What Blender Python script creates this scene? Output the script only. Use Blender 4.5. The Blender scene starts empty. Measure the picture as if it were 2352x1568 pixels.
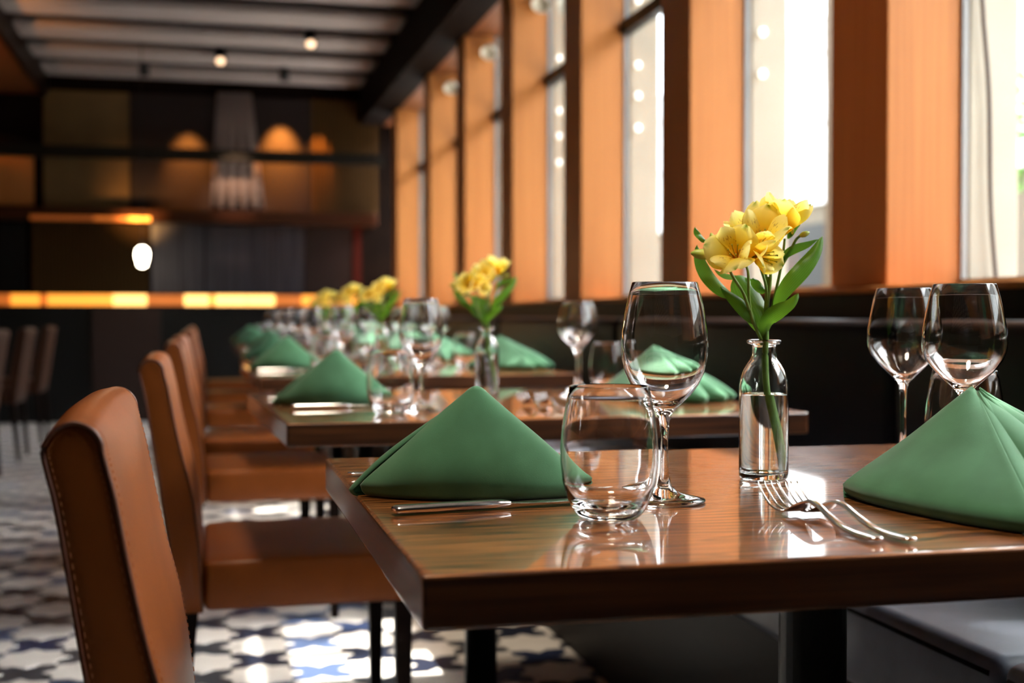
import bpy, bmesh, math, random
from mathutils import Vector, Matrix
R = math.radians
PI = math.pi
rnd = random.Random(7)
scn = bpy.context.scene
COL = scn.collection

# ------------------------------------------------------------------ camera
CAM_H = 0.937
cam_d = bpy.data.cameras.new('camera')
cam_d.sensor_width = 36.0
cam_d.lens = 45.15
cam_d.clip_start = 0.02
cam_d.clip_end = 200
cam_d.dof.use_dof = True
cam_d.dof.focus_distance = 1.34
cam_d.dof.aperture_fstop = 4.2
cam = bpy.data.objects.new('camera', cam_d)
cam.location = (0, 0, CAM_H)
cam.rotation_euler = (R(90 - 1.165), 0, R(-13.364))
COL.objects.link(cam)
scn.camera = cam

# ------------------------------------------------------------------ sky, sun, exposure
world = bpy.data.worlds.new('world')
scn.world = world
world.use_nodes = True
wn = world.node_tree.nodes
wl = world.node_tree.links
sky = wn.new('ShaderNodeTexSky')
sky.sky_type = 'NISHITA'
sky.sun_disc = False
sky.sun_elevation = R(53)
sky.sun_rotation = R(90)
sky.air_density = 1.0
sky.dust_density = 2.5
hs = wn.new('ShaderNodeHueSaturation')                   # hazy bright day: the blue washed out
hs.inputs['Saturation'].default_value = .30
wl.new(sky.outputs[0], hs.inputs['Color'])
wl.new(hs.outputs[0], wn['Background'].inputs[0])
wn['Background'].inputs[1].default_value = 0.30
sun_d = bpy.data.lights.new('sun', 'SUN')
sun_d.energy = 3.0
sun_d.angle = R(0.6)
sun_d.color = (1.0, 0.95, 0.87)
sun = bpy.data.objects.new('sun', sun_d)
SUN_EL, SUN_AZ = 53.0, 2.0            # degrees; azimuth 0 = square on to the window wall
_d = Vector((-math.cos(R(SUN_EL)) * math.cos(R(SUN_AZ)), math.cos(R(SUN_EL)) * math.sin(R(SUN_AZ)), -math.sin(R(SUN_EL))))
sun.rotation_euler = _d.to_track_quat('-Z', 'Y').to_euler()
sun.location = (8, 2, 12)
COL.objects.link(sun)
vs = scn.view_settings
vs.view_transform = 'Standard'
vs.look = 'None'
vs.gamma = 1.0
vs.use_curve_mapping = False
vs.exposure = 3.3
scn.cycles.max_bounces = 14
scn.cycles.transmission_bounces = 14
scn.cycles.transparent_max_bounces = 16
scn.cycles.glossy_bounces = 6
scn.cycles.diffuse_bounces = 5
scn.cycles.sample_clamp_indirect = 6.0
scn.cycles.use_denoising = True

# ------------------------------------------------------------------ materials
def nt(m):
    m.use_nodes = True
    return m.node_tree.nodes, m.node_tree.links
def principled(name, color=(.5, .5, .5), rough=.5, metal=0., spec=.5, trans=0., ior=1.5, coat=0., coat_rough=.05, emit=None, estr=0., sheen=0.):
    m = bpy.data.materials.new(name)
    n, l = nt(m)
    b = n['Principled BSDF']
    b.inputs['Base Color'].default_value = (*color, 1)
    b.inputs['Roughness'].default_value = rough
    b.inputs['Metallic'].default_value = metal
    b.inputs['Specular IOR Level'].default_value = spec
    b.inputs['Transmission Weight'].default_value = trans
    b.inputs['IOR'].default_value = ior
    b.inputs['Coat Weight'].default_value = coat
    b.inputs['Coat Roughness'].default_value = coat_rough
    b.inputs['Sheen Weight'].default_value = sheen
    if emit:
        b.inputs['Emission Color'].default_value = (*emit, 1)
        b.inputs['Emission Strength'].default_value = estr
    return m
def noise_color(m, c1, c2, scale=(1, 1, 1), nscale=5., detail=4., p1=.35, p2=.65, distort=0., coord='Object', bump=0., bump_dist=.001, rough=None):
    n, l = nt(m)
    b = n['Principled BSDF']
    tc = n.new('ShaderNodeTexCoord')
    mp = n.new('ShaderNodeMapping')
    mp.inputs['Scale'].default_value = scale
    l.new(tc.outputs[coord], mp.inputs[0])
    nz = n.new('ShaderNodeTexNoise')
    nz.inputs['Scale'].default_value = nscale
    nz.inputs['Detail'].default_value = detail
    nz.inputs['Distortion'].default_value = distort
    l.new(mp.outputs[0], nz.inputs['Vector'])
    cr = n.new('ShaderNodeValToRGB')
    cr.color_ramp.elements[0].position = p1
    cr.color_ramp.elements[0].color = (*c1, 1)
    cr.color_ramp.elements[1].position = p2
    cr.color_ramp.elements[1].color = (*c2, 1)
    l.new(nz.outputs[0], cr.inputs[0])
    l.new(cr.outputs[0], b.inputs['Base Color'])
    if bump:
        bp = n.new('ShaderNodeBump')
        bp.inputs['Strength'].default_value = bump
        bp.inputs['Distance'].default_value = bump_dist
        l.new(nz.outputs[0], bp.inputs['Height'])
        l.new(bp.outputs[0], b.inputs['Normal'])
    return m
def add_bump(m, nscale=200., strength=.2, dist=.0005, scale=(1, 1, 1), kind='noise'):
    n, l = nt(m)
    b = n['Principled BSDF']
    tc = n.new('ShaderNodeTexCoord')
    mp = n.new('ShaderNodeMapping')
    mp.inputs['Scale'].default_value = scale
    l.new(tc.outputs['Object'], mp.inputs[0])
    if kind == 'voronoi':
        nz = n.new('ShaderNodeTexVoronoi')
    else:
        nz = n.new('ShaderNodeTexNoise')
        nz.inputs['Detail'].default_value = 3
    nz.inputs['Scale'].default_value = nscale
    l.new(mp.outputs[0], nz.inputs['Vector'])
    bp = n.new('ShaderNodeBump')
    bp.inputs['Strength'].default_value = strength
    bp.inputs['Distance'].default_value = dist
    l.new(nz.outputs[0], bp.inputs['Height'])
    l.new(bp.outputs[0], b.inputs['Normal'])
    return m

def table_wood(name, dark, mid, light, seed=0.):
    m = principled(name, mid, .32, coat=1.0, coat_rough=.035, spec=.4)
    n, l = nt(m)
    b = n['Principled BSDF']
    tc = n.new('ShaderNodeTexCoord')
    mp = n.new('ShaderNodeMapping')
    mp.inputs['Location'].default_value = (seed, seed * .7, 0)
    l.new(tc.outputs['Object'], mp.inputs[0])
    mp2 = n.new('ShaderNodeMapping')
    mp2.inputs['Scale'].default_value = (1.1, 6.5, 6.5)
    l.new(mp.outputs[0], mp2.inputs[0])
    big = n.new('ShaderNodeTexNoise')
    big.inputs['Scale'].default_value = 1.7
    big.inputs['Detail'].default_value = 2
    big.inputs['Distortion'].default_value = .6
    l.new(mp2.outputs[0], big.inputs['Vector'])
    # growth rings: repeated bands of the big noise
    mul = n.new('ShaderNodeMath'); mul.operation = 'MULTIPLY'; mul.inputs[1].default_value = 13.0
    l.new(big.outputs[0], mul.inputs[0])
    fr = n.new('ShaderNodeMath'); fr.operation = 'FRACT'
    l.new(mul.outputs[0], fr.inputs[0])
    ring = n.new('ShaderNodeValToRGB')
    e = ring.color_ramp.elements
    e[0].position = 0.0; e[0].color = (.16, .16, .16, 1)
    e[1].position = .22; e[1].color = (.75, .75, .75, 1)
    x = e.new(.86); x.color = (1, 1, 1, 1)
    x = e.new(1.0); x.color = (.16, .16, .16, 1)
    l.new(fr.outputs[0], ring.inputs[0])
    # fine pores
    mp3 = n.new('ShaderNodeMapping')
    mp3.inputs['Scale'].default_value = (5, 130, 130)
    l.new(mp.outputs[0], mp3.inputs[0])
    fine = n.new('ShaderNodeTexNoise')
    fine.inputs['Scale'].default_value = 1.6
    fine.inputs['Detail'].default_value = 4
    l.new(mp3.outputs[0], fine.inputs['Vector'])
    fcr = n.new('ShaderNodeValToRGB')
    fcr.color_ramp.elements[0].position = .40; fcr.color_ramp.elements[0].color = (.10, .10, .10, 1)
    fcr.color_ramp.elements[1].position = .55; fcr.color_ramp.elements[1].color = (1, 1, 1, 1)
    l.new(fine.outputs[0], fcr.inputs[0])
    mm = n.new('ShaderNodeMath'); mm.operation = 'MULTIPLY'
    l.new(ring.outputs[0], mm.inputs[0]); l.new(fcr.outputs[0], mm.inputs[1])
    cr = n.new('ShaderNodeValToRGB')
    e = cr.color_ramp.elements
    e[0].position = .05; e[0].color = (*dark, 1)
    e[1].position = .95; e[1].color = (*light, 1)
    x = e.new(.55); x.color = (*mid, 1)
    l.new(mm.outputs[0], cr.inputs[0])
    l.new(cr.outputs[0], b.inputs['Base Color'])
    bp = n.new('ShaderNodeBump')
    bp.inputs['Strength'].default_value = .15
    bp.inputs['Distance'].default_value = .0006
    l.new(mm.outputs[0], bp.inputs['Height'])
    l.new(bp.outputs[0], b.inputs['Normal'])
    return m

M = {}
M['table'] = table_wood('table_wood', (.020, .006, .0025), (.215, .066, .013), (.34, .118, .028))
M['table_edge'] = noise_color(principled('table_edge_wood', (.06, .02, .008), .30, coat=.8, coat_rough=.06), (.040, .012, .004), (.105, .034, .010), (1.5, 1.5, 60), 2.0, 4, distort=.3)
M['pole'] = principled('black_metal', (.004, .004, .0045), .4, spec=.2)
M['pillar'] = noise_color(principled('orange_wood', (.4, .13, .03), .5, spec=.25), (.37, .135, .032), (.42, .160, .040), (40, 40, .8), 2.0, 3, bump=.05)
M['beam'] = noise_color(principled('beam_wood', (.3, .08, .02), .45), (.11, .030, .006), (.15, .042, .009), (30, .8, 30), 2.0, 3)
M['dark_wood'] = noise_color(principled('dark_wood', (.03, .012, .006), .45, spec=.1), (.004, .0014, .0007), (.008, .003, .0015), (20, .7, 20), 2.0, 3)
M['leather'] = add_bump(noise_color(principled('tan_leather', (.30, .085, .022), .40, spec=.28), (.195, .047, .006), (.25, .062, .0085), (1, 1, 1), 6., 3), 330, .22, .0006, kind='voronoi')
M['stitch'] = principled('stitch_thread', (.36, .13, .045), .8)
M['piping'] = principled('leather_piping', (.10, .025, .008), .45)
M['dark_leather'] = add_bump(principled('navy_leather', (.0022, .0022, .0034), .42, spec=.12), 300, .2, .0005, kind='voronoi')
M['bench_leather'] = add_bump(noise_color(principled('slate_leather', (.05, .055, .068), .38, spec=.5), (.048, .055, .076), (.095, .106, .138), (1, 1, 1), 7., 4), 260, .25, .0006, kind='voronoi')
M['napkin'] = add_bump(noise_color(principled('green_cloth', (.045, .19, .115), .85, spec=.2, sheen=.25), (.050, .155, .078), (.066, .200, .104), (1, 1, 1), 18., 3), 1400, .35, .0004)
M['steel'] = principled('polished_steel', (.84, .82, .81), .19, metal=1.)
M['glass'] = principled('clear_glass', (1, 1, 1), 0., trans=1., ior=1.46)
M['vase_glass'] = principled('vase_glass', (.96, 1, .985), 0., trans=1., ior=1.46)
M['water'] = principled('water', (1, 1, 1), 0., trans=1., ior=1.33)
M['stem'] = noise_color(principled('flower_stem', (.12, .25, .03), .5), (.10, .22, .02), (.20, .33, .06), (1, 1, 1), 40., 2)
M['bud'] = noise_color(principled('flower_bud', (.4, .5, .06), .45), (.16, .32, .03), (.66, .66, .12), (1, 1, .3), 60., 2)

def leaf_mat():
    m = principled('leaf_green', (.06, .2, .02), .38, spec=.5)
    n, l = nt(m)
    b = n['Principled BSDF']
    uv = n.new('ShaderNodeUVMap'); uv.uv_map = 'UVMap'
    sep = n.new('ShaderNodeSeparateXYZ')
    l.new(uv.outputs[0], sep.inputs[0])
    wv = n.new('ShaderNodeMath'); wv.operation = 'MULTIPLY'; wv.inputs[1].default_value = 60
    l.new(sep.outputs[0], wv.inputs[0])
    sn = n.new('ShaderNodeMath'); sn.operation = 'SINE'
    l.new(wv.outputs[0], sn.inputs[0])
    mr = n.new('ShaderNodeMapRange'); mr.inputs[1].default_value = -1; mr.inputs[2].default_value = 1
    l.new(sn.outputs[0], mr.inputs[0])
    cr = n.new('ShaderNodeValToRGB')
    cr.color_ramp.elements[0].color = (.035, .135, .012, 1)
    cr.color_ramp.elements[1].color = (.075, .230, .022, 1)
    l.new(mr.outputs[0], cr.inputs[0])
    l.new(cr.outputs[0], b.inputs['Base Color'])
    tr = n.new('ShaderNodeBsdfTranslucent'); tr.inputs[0].default_value = (.22, .48, .03, 1)
    mx = n.new('ShaderNodeMixShader'); mx.inputs[0].default_value = .35
    l.new(b.outputs[0], mx.inputs[1]); l.new(tr.outputs[0], mx.inputs[2])
    l.new(mx.outputs[0], n['Material Output'].inputs[0])
    return m
M['leaf'] = leaf_mat()
def petal_mat(name, flecked):
    m = principled(name, (.9, .65, .05), .5, spec=.3, sheen=.2)
    n, l = nt(m)
    b = n['Principled BSDF']
    uv = n.new('ShaderNodeUVMap'); uv.uv_map = 'UVMap'
    sep = n.new('ShaderNodeSeparateXYZ')
    l.new(uv.outputs[0], sep.inputs[0])
    cr = n.new('ShaderNodeValToRGB')
    e = cr.color_ramp.elements
    e[0].position = .0; e[0].color = (.55, .50, .05, 1)
    e[1].position = 1.0; e[1].color = (1.0, .93, .38, 1)
    x = e.new(.22); x.color = (.97, .60, .02, 1)
    x = e.new(.6); x.color = (1.0, .83, .09, 1)
    l.new(sep.outputs[1], cr.inputs[0])
    out = cr.outputs[0]
    if flecked:
        mp = n.new('ShaderNodeMapping'); mp.inputs['Scale'].default_value = (26, 5, 1)
        l.new(uv.outputs[0], mp.inputs[0])
        nz = n.new('ShaderNodeTexNoise'); nz.inputs['Scale'].default_value = 1.2; nz.inputs['Detail'].default_value = 1
        l.new(mp.outputs[0], nz.inputs['Vector'])
        fc = n.new('ShaderNodeValToRGB')
        fc.color_ramp.elements[0].position = .66; fc.color_ramp.elements[0].color = (0, 0, 0, 1)
        fc.color_ramp.elements[1].position = .70; fc.color_ramp.elements[1].color = (1, 1, 1, 1)
        l.new(nz.outputs[0], fc.inputs[0])
        band = n.new('ShaderNodeValToRGB')
        e = band.color_ramp.elements
        e[0].position = .25; e[0].color = (0, 0, 0, 1)
        e[1].position = .9; e[1].color = (0, 0, 0, 1)
        x = e.new(.42); x.color = (1, 1, 1, 1)
        x = e.new(.72); x.color = (1, 1, 1, 1)
        l.new(sep.outputs[1], band.inputs[0])
        mu = n.new('ShaderNodeMath'); mu.operation = 'MULTIPLY'
        l.new(fc.outputs[0], mu.inputs[0]); l.new(band.outputs[0], mu.inputs[1])
        mix = n.new('ShaderNodeMixRGB'); mix.inputs[2].default_value = (.22, .05, .01, 1)
        l.new(mu.outputs[0], mix.inputs[0]); l.new(out, mix.inputs[1])
        out = mix.outputs[0]
    else:                                                     # broad petals carry a green tip
        a = n.new('ShaderNodeMath'); a.operation = 'SUBTRACT'; a.inputs[1].default_value = .5
        l.new(sep.outputs[0], a.inputs[0])
        ab = n.new('ShaderNodeMath'); ab.operation = 'ABSOLUTE'; l.new(a.outputs[0], ab.inputs[0])
        lt = n.new('ShaderNodeMapRange'); lt.inputs[1].default_value = .20; lt.inputs[2].default_value = .05
        l.new(ab.outputs[0], lt.inputs[0])
        tp = n.new('ShaderNodeMapRange'); tp.inputs[1].default_value = .86; tp.inputs[2].default_value = .97
        l.new(sep.outputs[1], tp.inputs[0])
        mu = n.new('ShaderNodeMath'); mu.operation = 'MULTIPLY'
        l.new(lt.outputs[0], mu.inputs[0]); l.new(tp.outputs[0], mu.inputs[1])
        mix = n.new('ShaderNodeMixRGB'); mix.inputs[2].default_value = (.35, .45, .05, 1)
        l.new(mu.outputs[0], mix.inputs[0]); l.new(out, mix.inputs[1])
        out = mix.outputs[0]
    l.new(out, b.inputs['Base Color'])
    tr = n.new('ShaderNodeBsdfTranslucent')
    l.new(out, tr.inputs[0])
    mx = n.new('ShaderNodeMixShader'); mx.inputs[0].default_value = .6
    l.new(b.outputs[0], mx.inputs[1]); l.new(tr.outputs[0], mx.inputs[2])
    l.new(mx.outputs[0], n['Material Output'].inputs[0])
    return m
M['petal'] = petal_mat('yellow_petal', False)
M['petal_fleck'] = petal_mat('yellow_petal_flecked', True)
def pane_mat():
    m = bpy.data.materials.new('window_glass')
    n, l = nt(m)
    n.remove(n['Principled BSDF'])
    t = n.new('ShaderNodeBsdfTransparent'); t.inputs[0].default_value = (.97, .985, .975, 1)
    g = n.new('ShaderNodeBsdfGlossy'); g.inputs['Roughness'].default_value = .0
    ge = n.new('ShaderNodeNewGeometry')                        # thin pane: Schlick reflectance, same from both sides
    dt = n.new('ShaderNodeVectorMath'); dt.operation = 'DOT_PRODUCT'
    l.new(ge.outputs['Incoming'], dt.inputs[0]); l.new(ge.outputs['Normal'], dt.inputs[1])
    ab = n.new('ShaderNodeMath'); ab.operation = 'ABSOLUTE'; l.new(dt.outputs['Value'], ab.inputs[0])
    iv = n.new('ShaderNodeMath'); iv.operation = 'SUBTRACT'; iv.inputs[0].default_value = 1.0; l.new(ab.outputs[0], iv.inputs[1])
    pw = n.new('ShaderNodeMath'); pw.operation = 'POWER'; pw.inputs[1].default_value = 5.0; l.new(iv.outputs[0], pw.inputs[0])
    f = n.new('ShaderNodeMath'); f.operation = 'MULTIPLY_ADD'; f.inputs[1].default_value = .96; f.inputs[2].default_value = .04; l.new(pw.outputs[0], f.inputs[0])
    mx = n.new('ShaderNodeMixShader')
    l.new(f.outputs[0], mx.inputs[0]); l.new(t.outputs[0], mx.inputs[1]); l.new(g.outputs[0], mx.inputs[2])
    l.new(mx.outputs[0], n['Material Output'].inputs[0])
    return m
M['pane'] = pane_mat()
M['cream'] = noise_color(principled('cream_render', (.74, .70, .60), .8), (.235, .215, .175), (.27, .25, .205), (1, 1, 1), 3., 3)
M['white'] = principled('white_facade', (.86, .86, .85), .7)
M['joint'] = principled('facade_joint', (.45, .45, .44), .8)
M['shop'] = principled('shopfront', (.14, .115, .085), .7, spec=.1)
M['shop_dark'] = principled('shop_glass', (.006, .005, .005), .3, spec=.1)
M['pavement'] = noise_color(principled('pavement', (.6, .58, .54), .85), (.54, .52, .48), (.66, .64, .60), (1, 1, 1), 2., 5)
M['foliage'] = noise_color(principled('foliage', (.1, .25, .04), .6), (.08, .2, .03), (.2, .4, .08), (1, 1, 1), 4., 2)
M['bark'] = principled('bark', (.12, .08, .05), .9)
M['star'] = noise_color(principled('cream_tile', (.62, .57, .52), .28, coat=.2, coat_rough=.15), (.78, .71, .65), (.88, .82, .76), (1, 1, 1), 6., 3)
M['cross0'] = principled('navy_tile', (.022, .035, .085), .28)
M['cross1'] = principled('slate_blue_tile', (.07, .10, .19), .28)
M['cross2'] = principled('charcoal_tile', (.050, .052, .062), .28)
M['cross3'] = principled('ink_tile', (.016, .020, .038), .28)
M['grout'] = principled('grout', (.20, .19, .18), .8)
M['plaster_dark'] = noise_color(principled('dark_plaster', (.020, .010, .006), .8, spec=.05), (.005, .0025, .0018), (.008, .004, .0025), (1, 1, 1), 3., 3)
M['soffit'] = noise_color(principled('soffit_wood', (.028, .016, .011), .7, spec=.03), (.005, .003, .0025), (.008, .005, .004), (3, 20, 1), 1.5, 2)
M['slat'] = principled('grey_baffle', (.27, .235, .23), .8, spec=.1)
M['black'] = principled('black_paint', (.003, .003, .003), .5, spec=.2)
M['olive'] = noise_color(principled('olive_panel', (.13, .085, .035), .7), (.085, .044, .007), (.100, .054, .010), (1, 1, 1), 8., 3)
M['brown_slat'] = principled('brown_slat', (.062, .031, .009), .6, spec=.1)
M['umber'] = principled('umber_panel', (.014, .008, .008), .6, spec=.2)
M['drape'] = principled('drape_cloth', (.24, .19, .175), .85, spec=.1)
M['sheen_panel'] = noise_color(principled('brushed_dark_metal', (.07, .07, .09), .38, metal=.7), (.040, .040, .052), (.085, .083, .10), (14, 1, .4), 2., 3)
M['counter_front'] = principled('counter_panel', (.020, .010, .008), .5, spec=.2)
M['rail'] = principled('dark_rail', (.006, .005, .003), .6, spec=.15)
M['cornice'] = principled('cornice_wood', (.035, .010, .003), .5, spec=.1)
M['red_panel'] = principled('red_panel', (.05, .005, .002), .6, spec=.1)
M['led_hot'] = principled('backlit_hot', (.9, .5, .2), .5, emit=(1.0, .50, .13), estr=.30)
M['led_mid'] = principled('backlit_mid', (.9, .4, .1), .5, emit=(1.0, .33, .03), estr=.16)
M['led_low'] = principled('backlit_low', (.6, .2, .05), .5, emit=(1.0, .22, .02), estr=.045)
M['cornice_glow_dim'] = principled('dim_cornice_glow', (.3, .08, .02), .5, emit=(1.0, .22, .02), estr=.016)
M['lamp_glow'] = principled('lamp_glow', (1, .9, .8), .3, emit=(1.0, .86, .62), estr=2.5)
M['can_glow'] = principled('spot_lens', (1, .8, .6), .3, emit=(1.0, .62, .36), estr=.22)
M['can_off'] = principled('spot_lens_off', (.02, .02, .02), .2)
M['bulb'] = principled('jamb_globe', (1, 1, 1), .2, emit=(1.0, .93, .80), estr=.18)
M['pale_metal'] = principled('pale_lamp_shell', (.55, .52, .42), .4)
M['cable'] = principled('cable_sheath', (.030, .030, .032), .6, spec=.2)
M['brown_chair'] = principled('brown_chair_cover', (.030, .011, .005), .6, spec=.1)
M['line'] = principled('window_frame_grey', (.20, .20, .20), .5)

# ------------------------------------------------------------------ geometry helpers
def link(name, me, mat=None, parent=None, smooth=False):
    o = bpy.data.objects.new(name, me)
    COL.objects.link(o)
    if mat is not None:
        me.materials.append(M[mat])
    if parent is not None:
        o.parent = parent
    if smooth:
        for p in me.polygons:
            p.use_smooth = True
    return o
def from_py(name, verts, faces, mat, parent=None, smooth=False):
    me = bpy.data.meshes.new(name)
    me.from_pydata([tuple(v) for v in verts], [], faces)
    me.update()
    return link(name, me, mat, parent, smooth)
def from_bm(name, bm, mat, parent=None, smooth=False):
    me = bpy.data.meshes.new(name)
    bmesh.ops.recalc_face_normals(bm, faces=bm.faces[:])
    bm.to_mesh(me)
    bm.free()
    return link(name, me, mat, parent, smooth)
def add_box(bm, x0, x1, y0, y1, z0, z1, bevel=0., segs=2):
    vs_ = [bm.verts.new(v) for v in ((x0, y0, z0), (x1, y0, z0), (x1, y1, z0), (x0, y1, z0), (x0, y0, z1), (x1, y0, z1), (x1, y1, z1), (x0, y1, z1))]
    fs = [bm.faces.new([vs_[i] for i in f]) for f in ((3, 2, 1, 0), (4, 5, 6, 7), (0, 1, 5, 4), (1, 2, 6, 5), (2, 3, 7, 6), (3, 0, 4, 7))]
    if bevel:
        es = list({e for f in fs for e in f.edges})
        bmesh.ops.bevel(bm, geom=es, offset=bevel, segments=segs, affect='EDGES', profile=.5)
def box(name, mat, x0, x1, y0, y1, z0, z1, parent=None, bevel=0., segs=2, smooth=False):
    bm = bmesh.new()
    add_box(bm, x0, x1, y0, y1, z0, z1, bevel, segs)
    return from_bm(name, bm, mat, parent, smooth)
def lathe(name, prof, mat, parent=None, segs=48, closed_inner=False, smooth=True):
    """revolve (r, z) pairs round Z; points with r == 0 become poles"""
    verts, rings = [], []
    for r, z in prof:
        if r < 1e-6:
            rings.append([len(verts)]); verts.append((0, 0, z))
        else:
            rings.append(list(range(len(verts), len(verts) + segs)))
            for k in range(segs):
                a = 2 * PI * k / segs
                verts.append((r * math.cos(a), r * math.sin(a), z))
    faces = []
    for a, b in zip(rings[:-1], rings[1:]):
        for k in range(segs):
            k2 = (k + 1) % segs
            if len(a) == 1 and len(b) == 1:
                continue
            if len(a) == 1:
                faces.append((a[0], b[k2], b[k]))
            elif len(b) == 1:
                faces.append((a[k], a[k2], b[0]))
            else:
                faces.append((a[k], a[k2], b[k2], b[k]))
    me = bpy.data.meshes.new(name)
    me.from_pydata(verts, [], faces)
    bm = bmesh.new(); bm.from_mesh(me)
    bmesh.ops.recalc_face_normals(bm, faces=bm.faces[:])
    bm.to_mesh(me); bm.free()
    return link(name, me, mat, parent, smooth)
def spline(pts, n):
    """Catmull-Rom through pts"""
    P = [Vector(p) for p in pts]
    out = []
    m = len(P) - 1
    for i in range(n + 1):
        t = i / n * m
        k = min(int(t), m - 1)
        u = t - k
        p0 = P[max(k - 1, 0)]; p1 = P[k]; p2 = P[k + 1]; p3 = P[min(k + 2, m)]
        out.append(.5 * ((2 * p1) + (-p0 + p2) * u + (2 * p0 - 5 * p1 + 4 * p2 - p3) * u * u + (-p0 + 3 * p1 - 3 * p2 + p3) * u ** 3))
    return out
def tube_data(path, radii, segs=8, flat=1.0, upv=(0, 0, 1)):
    P = [Vector(p) for p in path]
    n = len(P)
    verts, faces = [], []
    up = Vector(upv)
    for i, p in enumerate(P):
        t = (P[min(i + 1, n - 1)] - P[max(i - 1, 0)]).normalized()
        s = t.cross(up)
        if s.length < 1e-4:
            s = t.cross(Vector((1, 0, 0)))
        s.normalize()
        u = s.cross(t)
        r = radii[i] if isinstance(radii, (list, tuple)) else radii
        for k in range(segs):
            a = 2 * PI * k / segs
            verts.append(p + s * (r * math.cos(a)) + u * (r * flat * math.sin(a)))
    for i in range(n - 1):
        for k in range(segs):
            k2 = (k + 1) % segs
            faces.append((i * segs + k, i * segs + k2, (i + 1) * segs + k2, (i + 1) * segs + k))
    faces.append(tuple(range(segs - 1, -1, -1)))
    faces.append(tuple(range((n - 1) * segs, n * segs)))
    return verts, faces
def tube(name, path, radii, mat, parent=None, segs=8, flat=1.0, upv=(0, 0, 1)):
    v, f = tube_data(path, radii, segs, flat, upv)
    return from_py(name, v, f, mat, parent, True)
def join_data(parts):
    V, F = [], []
    for v, f in parts:
        o = len(V)
        V += [tuple(a) for a in v]
        F += [tuple(i + o for i in q) for q in f]
    return V, F
def empty(name, loc=(0, 0, 0), rz=0.):
    o = bpy.data.objects.new(name, None)
    o.location = loc
    o.rotation_euler = (0, 0, rz)
    o.empty_display_size = .05
    COL.objects.link(o)
    return o
def tag(o, label=None, cat=None, group=None, kind=None):
    if label: o['label'] = label
    if cat: o['category'] = cat
    if group: o['group'] = group
    if kind: o['kind'] = kind
    return o
def copy_tree(o, parent=None):
    c = o.copy()
    COL.objects.link(c)
    if parent is not None:
        c.parent = parent
    for ch in list(o.children):
        copy_tree(ch, c)
    return c
class Proto:
    """first call moves the built thing itself, later calls copy it with its parts"""
    def __init__(self, root): self.root, self.used = root, False
    def put(self, loc, rz=0., label=None, group=None, scale=None):
        o = self.root if not self.used else copy_tree(self.root)
        self.used = True
        o.location = loc
        o.rotation_euler = (0, 0, rz)
        if scale: o.scale = (scale,) * 3
        if label: o['label'] = label
        if group: o['group'] = group
        return o

# ------------------------------------------------------------------ room shell
XW = 1.67                  # inner faces of the pillars
YB = 12.6                  # back wall
XL = -4.6                  # left wall
YF = -3.6                  # wall behind the camera
ZS = 2.79                  # window heads / side soffit
ZC = 3.45
floor = box('floor', 'grout', XL, 2.0, YF, YB + .2, -.12, -.004)
tag(floor, kind='structure')

# star and cross tiles, lattice turned 45 degrees to the room
TP = .2150
def star_poly(shrink=.0018):
    Ro = TP / 2 - shrink * 1.2
    Ri = Ro * .765
    return [((Ro if k % 2 == 0 else Ri) * math.cos(PI * k / 8), (Ro if k % 2 == 0 else Ri) * math.sin(PI * k / 8)) for k in range(16)]
def cross_poly(shrink=.0018):
    Ro = TP / 2
    Ri = Ro * .765
    pts = []
    for q in range(4):
        sx, sy = ((1, 1), (-1, 1), (-1, -1), (1, -1))[q]
        c = Vector((sx * TP / 2, sy * TP / 2))
        base = math.atan2(-sy, -sx)
        seq = [(Ro, PI / 4), (Ri, PI / 8), (Ro, 0), (Ri, -PI / 8)]
        for r, a in seq:
            p = c + Vector((r * math.cos(base + a), r * math.sin(base + a)))
            L = p.length
            pts.append((p.x * (L - shrink * 1.3) / L, p.y * (L - shrink * 1.3) / L))
    pts.sort(key=lambda p: math.atan2(p[1], p[0]))
    return pts
def tile_data(poly, h=.006, bev=.0012):
    n = len(poly)
    v = [(x, y, -.005) for x, y in poly] + [(x, y, -bev) for x, y in poly]
    v += [(x * (1 - .012), y * (1 - .012), 0) for x, y in poly] + [(0, 0, 0)]
    f = []
    for k in range(n):
        k2 = (k + 1) % n
        f += [(k, k2, n + k2, n + k), (n + k, n + k2, 2 * n + k2, 2 * n + k), (2 * n + k, 2 * n + k2, 3 * n)]
    return v, f
def rot45(d):
    c = math.cos(PI / 4)
    return [(x * c - y * c, x * c + y * c, z) for x, y, z in d[0]], d[1]
SD = rot45(tile_data(star_poly()))
CD = rot45(tile_data(cross_poly()))
star_me = bpy.data.meshes.new('star_tile'); star_me.from_pydata(SD[0], [], SD[1]); star_me.materials.append(M['star'])
cross_me = []
for k in range(4):
    me = bpy.data.meshes.new('cross_tile'); me.from_pydata(CD[0], [], CD[1]); me.materials.append(M['cross%d' % k]); cross_me.append(me)
fwv = cam.rotation_euler.to_matrix() @ Vector((0, 0, -1))
rtv = cam.rotation_euler.to_matrix() @ Vector((1, 0, 0))
def seen_floor(x, y):                                    # does this spot of floor lie in the photograph's field of view
    d = Vector((x, y, -CAM_H))
    z = d.dot(fwv)
    if z < 2.6: return False
    return -1240 < 2950 * d.dot(rtv) / z < 260
stars, crosses = [], []
X0, Y0 = .135, 3.70
for i in range(-80, 120):
    for j in range(-80, 120):
        for off, lst in ((0, stars), (.5, crosses)):
            a, b = (i + off) * TP, (j + off) * TP
            x = X0 + (a - b) * math.cos(PI / 4)
            y = Y0 + (a + b) * math.cos(PI / 4)
            if XL + .1 < x < 1.06 and YF + .1 < y < YB - .1:
                lst.append((x, y, rnd.randrange(4)))
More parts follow.
